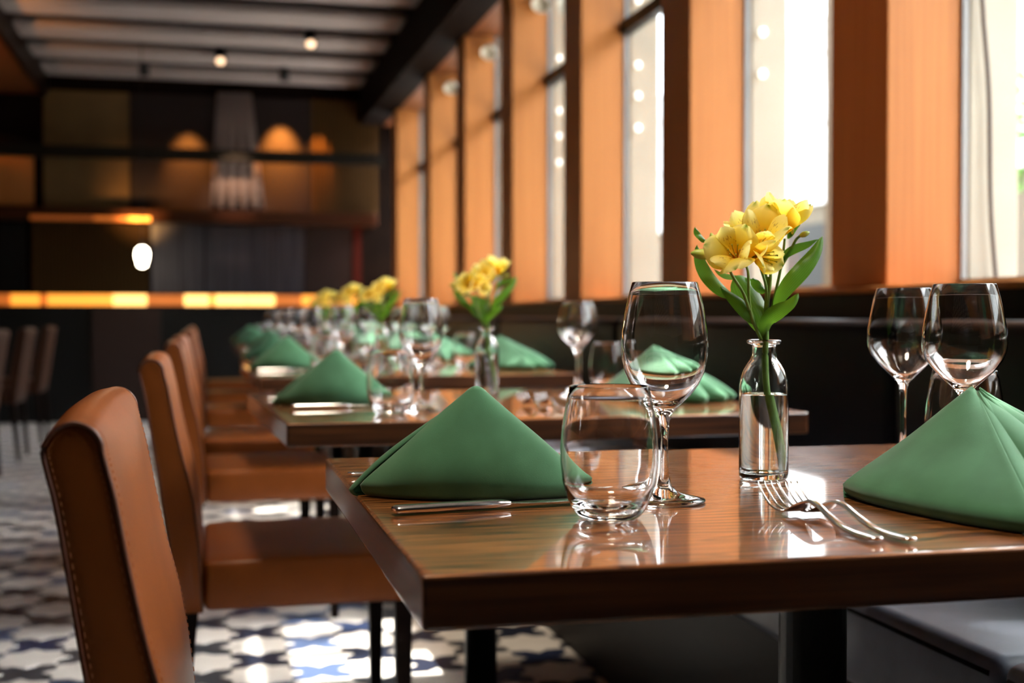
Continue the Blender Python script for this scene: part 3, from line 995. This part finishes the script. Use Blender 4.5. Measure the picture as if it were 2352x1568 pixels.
def bloom(parent, base, axis, spin=0., size=1.0, openness=1.0, seed=0):
    rr = random.Random(seed)
    ax = Vector(axis).normalized()
    q = Vector((0, 0, 1)).rotation_difference(ax).to_matrix()
    e = bpy.data.objects.new('bloom', None)
    e.empty_display_size = .02
    COL.objects.link(e)
    e.parent = parent
    e.location = base
    for k in range(3):                                   # broad outer petals
        petal(e, q, .050 * size * rr.uniform(.94, 1.05), .0215 * size, .95 * openness * rr.uniform(.9, 1.1), -.35, 'petal', spin + k * 2 * PI / 3 + rr.uniform(-.1, .1), .35, .0012)
    for k in range(3):                                   # narrower, flecked inner petals
        petal(e, q, .049 * size * rr.uniform(.94, 1.05), .0150 * size, .72 * openness * rr.uniform(.9, 1.1), -.45, 'petal_fleck', spin + PI / 3 + k * 2 * PI / 3, .5, .0008)
    parts = []
    for k in range(6):
        a = spin + k * PI / 3
        p = [q @ Vector((.0015 * math.cos(a), .0015 * math.sin(a), .004)), q @ Vector((.004 * math.cos(a), .004 * math.sin(a), .018)), q @ Vector((.007 * math.cos(a) + .002, .007 * math.sin(a), .030))]
        parts.append(tube_data(spline(p, 6), [.0005] * 6 + [.0011], 5))
    V, F = join_data(parts)
    from_py('stamens', V, F, 'petal', e, True)
    lathe_o = lathe('calyx', [(0, -.009), (.0022, -.0085), (.0034, -.004), (.0030, 0), (.0022, .003)], 'stem', e, 10)
    lathe_o.rotation_euler = q.to_euler()
    return e
def leaf(parent, pts, width, droop=.3, nrm=(0, -1, 0), twist=0.):
    path = spline(pts, 14)
    N = Vector(nrm)
    def fn(u, v):
        k = min(int(v * 14), 13)
        f = v * 14 - k
        p = path[k].lerp(path[k + 1], f)
        t = (path[k + 1] - path[k]).normalized()
        n = (N - t * N.dot(t)).normalized()
        n = Matrix.Rotation(twist * v, 3, t) @ n
        s = t.cross(n).normalized()
        w = width * (math.sin(PI * (v ** .85)) ** .75 if 0 < v < 1 else 0) + .0006 * (1 - v)
        a = (u - .5) * 2
        return p + s * (w * a) + n * (-droop * w * a * a + .0008 * math.sin(v * 9 + a * 2))
    return grid_mesh('leaf', fn, 6, 16, 'leaf', parent)
def P(px, py, y=0.):
    return Vector(((px - 1753) * .000498, y, (1103 - py) * .000498))
def make_spray():
    t = empty('flower_spray')
    tag(t, 'x', 'flower')
    main = [P(1789, 1086, -.004), P(1777, 1000, -.002), P(1760, 900, 0), P(1756, 830, 0), P(1757, 780, 0), P(1760, 700, .002), P(1766, 640, .004)]
    tube('stem', spline(main, 36), [.0046 - .0018 * k / 36 for k in range(37)], 'stem', t, 10)
    for pts in ([P(1759, 712), P(1766, 650, -.002), P(1770, 596, .006), P(1778, 566, .012)],
                [P(1749, 790), P(1722, 730, -.006), P(1714, 680, -.010), P(1711, 628, -.012), P(1700, 606, -.012)],
                [P(1716, 716, -.008), P(1700, 676, -.012), P(1676, 640, -.014), P(1664, 612, -.012)],
                [P(1760, 700), P(1755, 660, -.004), P(1743, 620, -.004), P(1733, 590, 0)],
                [P(1761, 690, .003), P(1759, 640, .004), P(1752, 604, .006), P(1748, 580, .006)],
                [P(1770, 720, .002), P(1784, 660, .004), P(1796, 604, .006), P(1803, 552, .008)],
                [P(1792, 620, .006), P(1815, 580, .006), P(1826, 556, .004), P(1836, 546, .004)]):
        tube('pedicel', spline(pts, 16), [.0020 - .0006 * k / 16 for k in range(17)], 'stem', t, 8)
    bloom(t, P(1692, 608, -.012), (-.42, -.80, .42), .5, 1.12, 1.15, 1)
    bloom(t, P(1740, 588, -.002), (.05, -.62, .78), 1.45, 1.16, .95, 2)
    bloom(t, P(1790, 548, .010), (.22, -.10, .97), .2, 1.15, 1.0, 3)
    bloom(t, P(1745, 575, .022), (-.28, .35, .88), .9, 1.12, .9, 4)
    bloom(t, P(1722, 596, -.020), (.45, -.80, -.05), 2.0, .80, .8, 5)
    def bud(base, axis, L, r):
        ax = Vector(axis).normalized()
        q = Vector((0, 0, 1)).rotation_difference(ax)
        b = lathe('bud', [(0, -.002), (r * .55, 0), (r * .95, L * .3), (r, L * .5), (r * .75, L * .78), (r * .3, L * .95), (0, L)], 'bud', t, 12)
        b.location = base
        b.rotation_euler = q.to_euler()
    bud(P(1632, 592, -.010), (-1, -.1, .10), .026, .0062)
    bud(P(1836, 546, .004), (.9, 0, .35), .012, .0034)
    bud(P(1818, 545, .006), (.2, -.1, 1), .009, .0026)
    bud(P(1641, 560, .010), (-.3, .2, 1), .012, .003)
    leaf(t, [P(1771, 716, 0), P(1800, 664, -.006), P(1840, 620, -.004), P(1872, 582, .004), P(1891, 546, .010)], .0098, .35, (-.35, -.9, .25), .3)
    leaf(t, [P(1750, 782, 0), P(1757, 738, -.008), P(1782, 716, -.012), P(1808, 700, -.012), P(1827, 678, -.010)], .0090, .25, (.1, -.9, .4), -.3)
    leaf(t, [P(1748, 768, 0), P(1738, 726, -.002), P(1718, 684, .004), P(1700, 650, .008), P(1690, 636, .010)], .0165, .3, (.15, -1, .1), .2)
    leaf(t, [P(1738, 746, 0), P(1712, 722, -.008), P(1684, 694, -.010), P(1650, 664, -.008)], .0082, .3, (-.2, -.9, .4), .3)
    leaf(t, [P(1676, 686, -.006), P(1648, 664, -.004), P(1624, 634, .002), P(1608, 598, .006), P(1601, 566, .008)], .0094, .35, (.2, -.9, .3), .2)
    leaf(t, [P(1728, 646, .012), P(1700, 640, .014), P(1670, 636, .016), P(1644, 622, .018)], .0060, .2, (0, -.5, .8), 0)
    leaf(t, [P(1756, 676, .004), P(1744, 664, .004), P(1733, 652, .004), P(1729, 642, .004)], .0056, .3, (.1, -1, .2), 0)
    leaf(t, [P(1792, 606, .006), P(1806, 586, .004), P(1830, 574, .004), P(1856, 566, .006), P(1882, 553, .010)], .0048, .3, (-.2, -.8, .5), 1.2)
    leaf(t, [P(1622, 558, .014), P(1612, 548, .014), P(1603, 538, .014), P(1598, 524, .014)], .0040, .3, (0, -.8, .5), .2)
    leaf(t, [P(1808, 552, .006), P(1814, 540, .004), P(1824, 528, .004), P(1838, 518, .006)], .0034, .3, (-.3, -.8, .4), .2)
    return Proto(t)
SP = make_spray()

# forks and knives
def ribbon(sections, name, mat, parent):
    """sections: (pos along x, half width, z centre, half thickness) -> rounded bar"""
    V, F = [], []
    n = 10
    for x, w, z, h in sections:
        for k in range(n):
            a = 2 * PI * k / n
            c, s = math.cos(a), math.sin(a)
            V.append((x, w * math.copysign(abs(c) ** .75, c), z + h * math.copysign(abs(s) ** .8, s)))
    m = len(sections)
    for i in range(m - 1):
        for k in range(n):
            k2 = (k + 1) % n
            F.append((i * n + k, i * n + k2, (i + 1) * n + k2, (i + 1) * n + k))
    F.append(tuple(range(n - 1, -1, -1))); F.append(tuple(range((m - 1) * n, m * n)))
    o = from_py(name, V, F, mat, parent, True)
    bm = bmesh.new(); bm.from_mesh(o.data); bmesh.ops.recalc_face_normals(bm, faces=bm.faces[:]); bm.to_mesh(o.data); bm.free()
    return o
def make_fork():
    t = empty('fork')
    tag(t, 'x', 'fork')
    ks = [(0, .0040, .0042, .0012), (.003, .0068, .0040, .0017), (.012, .0078, .0036, .0020), (.035, .0072, .0034, .0020), (.060, .0052, .0050, .0020), (.085, .0036, .0110, .0020), (.102, .0032, .0165, .0019), (.116, .0034, .0185, .0018), (.126, .0060, .0165, .0016), (.134, .0100, .0128, .0014), (.142, .0120, .0085, .0013), (.150, .0124, .0055, .0012), (.157, .0122, .0044, .0011)]
    S = spline([(a, b, c) for a, b, c, d in ks], 48)
    T = spline([(a, d, 0) for a, b, c, d in ks], 48)
    ribbon([(s.x, s.y, s.z, q.y) for s, q in zip(S, T)], 'handle', 'steel', t)
    for k in range(4):
        y = -.0105 + .007 * k
        path = spline([(.153, y, .0050), (.166, y, .0046), (.182, y, .0082), (.197, y * .98, .0168), (.208, y * .97, .0255)], 12)
        tube('tine', path, [.0020, .0019] + [.0018 - .0009 * j / 10 for j in range(11)], 'steel', t, 8, .6)
    return Proto(t)
FK = make_fork()
def make_knife():
    t = empty('knife')
    tag(t, 'x', 'knife')
    ks = [(0, .0050, .0052, .0018), (.002, .0082, .0052, .0034), (.010, .0094, .0052, .0042), (.05, .0088, .0052, .0044), (.095, .0078, .0052, .0042), (.110, .0062, .0052, .0036), (.118, .0046, .0052, .0024)]
    S = spline([(a, b, c) for a, b, c, d in ks], 40)
    T = spline([(a, d, 0) for a, b, c, d in ks], 40)
    ribbon([(s.x, s.y, s.z, q.y) for s, q in zip(S, T)], 'handle', 'steel', t)
    bl = [(.116, .0046, .0052, .0018), (.124, .0058, .0050, .0010), (.14, .0090, .0048, .0008), (.18, .0098, .0046, .0008), (.205, .0088, .0046, .0007), (.222, .0058, .0046, .0006), (.230, .0018, .0046, .0005)]
    S = spline([(a, b, c) for a, b, c, d in bl], 30)
    T = spline([(a, d, 0) for a, b, c, d in bl], 30)
    ribbon([(s.x, max(s.y, .0004), s.z, q.y) for s, q in zip(S, T)], 'blade', 'steel', t)
    return Proto(t)
KN = make_knife()

# napkins: cloth cones folded over a base line
def napkin_mesh(name, panels, thick=.0018, dent=.0016):
    """panels: (base points [(x, y)], apex (x, y, z), half-width of the blunt apex, bulge, roll height, inset of the underside)"""
    V, F = [], []
    for base, apex, aw, bulge, roll, inset in panels:
        nu, nv = max(64, 3 * len(base)), 26
        B = spline([(x, y, 0) for x, y in base], nu)
        A = Vector(apex)
        cen = sum(B, Vector()) / len(B)
        o = len(V)
        tdir = (B[-1] - B[0]); tdir.normalize()
        for j in range(nv + 1):
            v = j / nv
            for i in range(nu + 1):
                u = i / nu
                b = B[i]
                t = (B[min(i + 1, nu)] - B[max(i - 1, 0)]); t.normalize()
                nrm = Vector((t.y, -t.x, 0))
                top = A + Vector((b.x * aw, b.y * aw, -.9 * aw * .12 * (b.length / .13) ** 2))
                if v < .12:                           # the rolled bottom hem, tucked under
                    q = v / .12 * PI / 2
                    foot = b - nrm * inset * (1 - math.sin(q))
                    p = Vector((foot.x, foot.y, roll * (1 - math.cos(q))))
                    # keep the hem line on the cone at v = .12
                else:
                    w = (v - .12) / .88
                    p0 = Vector((b.x, b.y, roll))
                    p = p0.lerp(top, w)
                    p += nrm * bulge * math.sin(PI * w ** .8) * math.sin(PI * u) ** .7
                if v > .12:
                    k_ = math.sin(PI * (v - .12) / .88)
                    p += nrm * k_ * dent * (math.sin(u * 7.1 + v * 2.3 + len(base)) + .6 * math.sin(u * 3.0 - v * 6.0 + 1.3))
                V.append(p)
        for j in range(nv):
            for i in range(nu):
                a = o + j * (nu + 1) + i
                F.append((a, a + 1, a + nu + 2, a + nu + 1))
    ob = from_py(name, V, F, 'napkin', None, True)
    m = ob.modifiers.new('cloth', 'SOLIDIFY'); m.thickness = thick; m.offset = 0
    return ob
# a smooth-faced one with a parted fold at its left, pointing along X (origin under the apex)
def nap_smooth():
    tipR = (.118, -.012)
    front = [(-.119, -.012), (-.084, -.034), (-.03, -.048), (.04, -.047), (.092, -.030), tipR]
    back = [tipR, (.095, .020), (.03, .045), (-.04, .046), (-.10, .026), (-.131, .004), (-.128, -.003)]
    inner = [(-.112, -.002), (-.07, -.012), (0, -.02), (.08, -.014)]
    return napkin_mesh('napkin', [(front, (0, -.004, .115), .085, .012, .013, .016), (back, (0, .003, .113), .085, .009, .006, .008), (inner, (0, .001, .108), .05, .002, .004, .002)], dent=.0024)
def nap_pleated():
    """broad smooth face on the -X side, then pleats fanning round the near side"""
    front = [(-.114, .058), (-.119, .01), (-.113, -.06), (-.099, -.13), (-.076, -.188)]
    pl = []
    n = 66
    for k in range(n + 1):
        a = -109 + 114 * k / n
        t = k / n
        rad = .198 - .055 * t + .021 * (1 - .25 * t) * math.cos((a + 112) / 20.5 * 2 * PI)
        pl.append((rad * math.cos(R(a)), rad * math.sin(R(a))))
    whole = [tuple(q)[:2] for q in spline([(x, y, 0) for x, y in front + [pl[0]]], 36)] + pl[1:]
    back = [pl[-1], (.07, .014), (-.01, .022), (-.08, .05), (-.112, .062)]
    return napkin_mesh('napkin', [(whole, (0, 0, .118), .035, .010, .014, .014), (back, (0, 0, .112), .035, .001, .012, .006)], dent=.0030)
ns = nap_smooth(); tag(ns, 'x', 'napkin'); NS = Proto(ns)
npl = nap_pleated(); tag(npl, 'x', 'napkin'); NP = Proto(npl)

# ---- set the tables
def w(o, **k): return o
jit = random.Random(3)
LAY = {}   # table -> local positions
def setting(i, tum, gl, vase, napL, knife, gl2, gl3, tum2, napR, forks, fork_b, dj=0.):
    T = tname(i)
    TU.put(at(i, *tum), jit.uniform(0, 6), 'clear stemless tumbler on the aisle side of the %s' % T, 'tumblers')
    WR.put(at(i, *gl), jit.uniform(0, 6), 'round-bowled wine glass on the aisle side of the %s' % T, 'wine glasses')
    if vase:
        VA.put(at(i, *vase), jit.uniform(-.2, .2) if i else 0, 'clear glass bottle vase with water on the %s' % T, 'bud vases')
        SP.put(at(i, *vase), (-.23 if i == 0 else jit.uniform(-.6, .6)), 'yellow flowers with green leaves in the vase on the %s' % T, 'yellow flower sprays')
    NS.put(at(i, *napL), napL_rot[i], 'green napkin folded to a peak, aisle side of the %s' % T, 'green napkins')
    KN.put(at(i, *knife[:2]), knife[2], 'silver table knife beside the aisle-side napkin of the %s' % T, 'knives')
    FK.put(at(i, *fork_b[:2]), fork_b[2], 'silver fork behind the aisle-side napkin of the %s' % T, 'forks')
    if gl2: WA.put(at(i, *gl2), jit.uniform(0, 6), 'angular wine glass on the %s, the one farther from the pleated napkin' % T, 'wine glasses')
    if gl3: WA.put(at(i, *gl3), jit.uniform(0, 6), 'angular wine glass on the %s, the one nearer the pleated napkin' % T, 'wine glasses')
    TU.put(at(i, *tum2), jit.uniform(0, 6), 'clear stemless tumbler on the banquette side of the %s' % T, 'tumblers')
    NP.put(at(i, *napR[:2]), napR[2], 'pleated green napkin peak, banquette side of the %s' % T, 'green napkins')
    for n, (fx, fy, fr) in enumerate(forks):
        FK.put(at(i, fx, fy), fr, ('silver fork on the banquette side of the %s, %s' % (T, ('left one of the pair', 'right one of the pair')[n])), 'forks')
napL_rot = [R(-14), R(-8), R(-4), R(6), R(-5), R(3), R(0)]
H = PI / 2
setting(0, (.210, .218), (.296, .306), (.468, .448), (.122, .395), (.018, .280, R(9)), (.679, .507), (.630, .302), (.723, .445), (.600, .235, R(0)), [(.3837, .0393, H + R(.9)), (.4097, .0311, H + R(3.2))], (.008, .577, R(4)))
setting(1, (.214, .180), (.286, .240), (.53, .66), (.152, .47), (.045, .35, R(3)), (.80, .78), (.73, .60), (.845, .70), (.86, .45, R(14)), [(.52, .16, H), (.55, .15, H - R(2))], (.02, .66, R(3)))
setting(2, (.22, .22), (.29, .30), (.49, .72), (.14, .62), (.02, .43, R(4)), (.70, .72), (.64, .52), (.78, .62), (.88, .50, R(40)), [(.52, .16, H), (.55, .15, H - R(3))], (.02, .76, R(3)))
for i in range(3, 7):
    j = lambda s=.02: jit.uniform(-s, s)
    setting(i, (.21 + j(), .20 + j()), (.29 + j(), .29 + j()), ((.45 + j(), .52 + j()) if i < 5 else None), (.14 + j(), .50 + j()), (.02, .33 + j(), R(4)), (.72 + j(), .60 + j()), (.66 + j(), .42 + j()), (.79 + j(), .52 + j()), (.80 + j(), .30 + j(), R(20)), [(.45, .10, H), (.48, .09, H - R(3))], (.02, .66, R(3)))

# ------------------------------------------------------------------ dim tables and chairs across the aisle
BC = Proto(make_chair('brown_chair', False))
for k, (x, y) in enumerate(((-1.24, 7.7), (-1.24, 8.9), (-1.24, 10.1))):
    BC.put((x, y, 0), PI, ('dark brown chair across the aisle at the far left, %s' % ('nearest of three', 'middle of three', 'farthest of three')[k]), 'dark chairs across the aisle')
for k, y in enumerate((7.30, 8.50, 9.70)):
    tb = make_table(.8, .8) if k == 0 else None
    if k == 0: tq = Proto(tb)
    tq.put((-2.32, y, 0), 0, 'dim dark table across the aisle, %s of three' % ('nearest', 'middle', 'farthest')[k], 'tables across the aisle')
    WR.put((-1.72, y + .3, .7502), 0, 'dim wine glass on the %s table across the aisle' % ('nearest', 'middle', 'farthest')[k], 'wine glasses')
    TU.put((-1.66, y + .55, .7502), 0, 'dim tumbler on the %s table across the aisle' % ('nearest', 'middle', 'farthest')[k], 'tumblers')
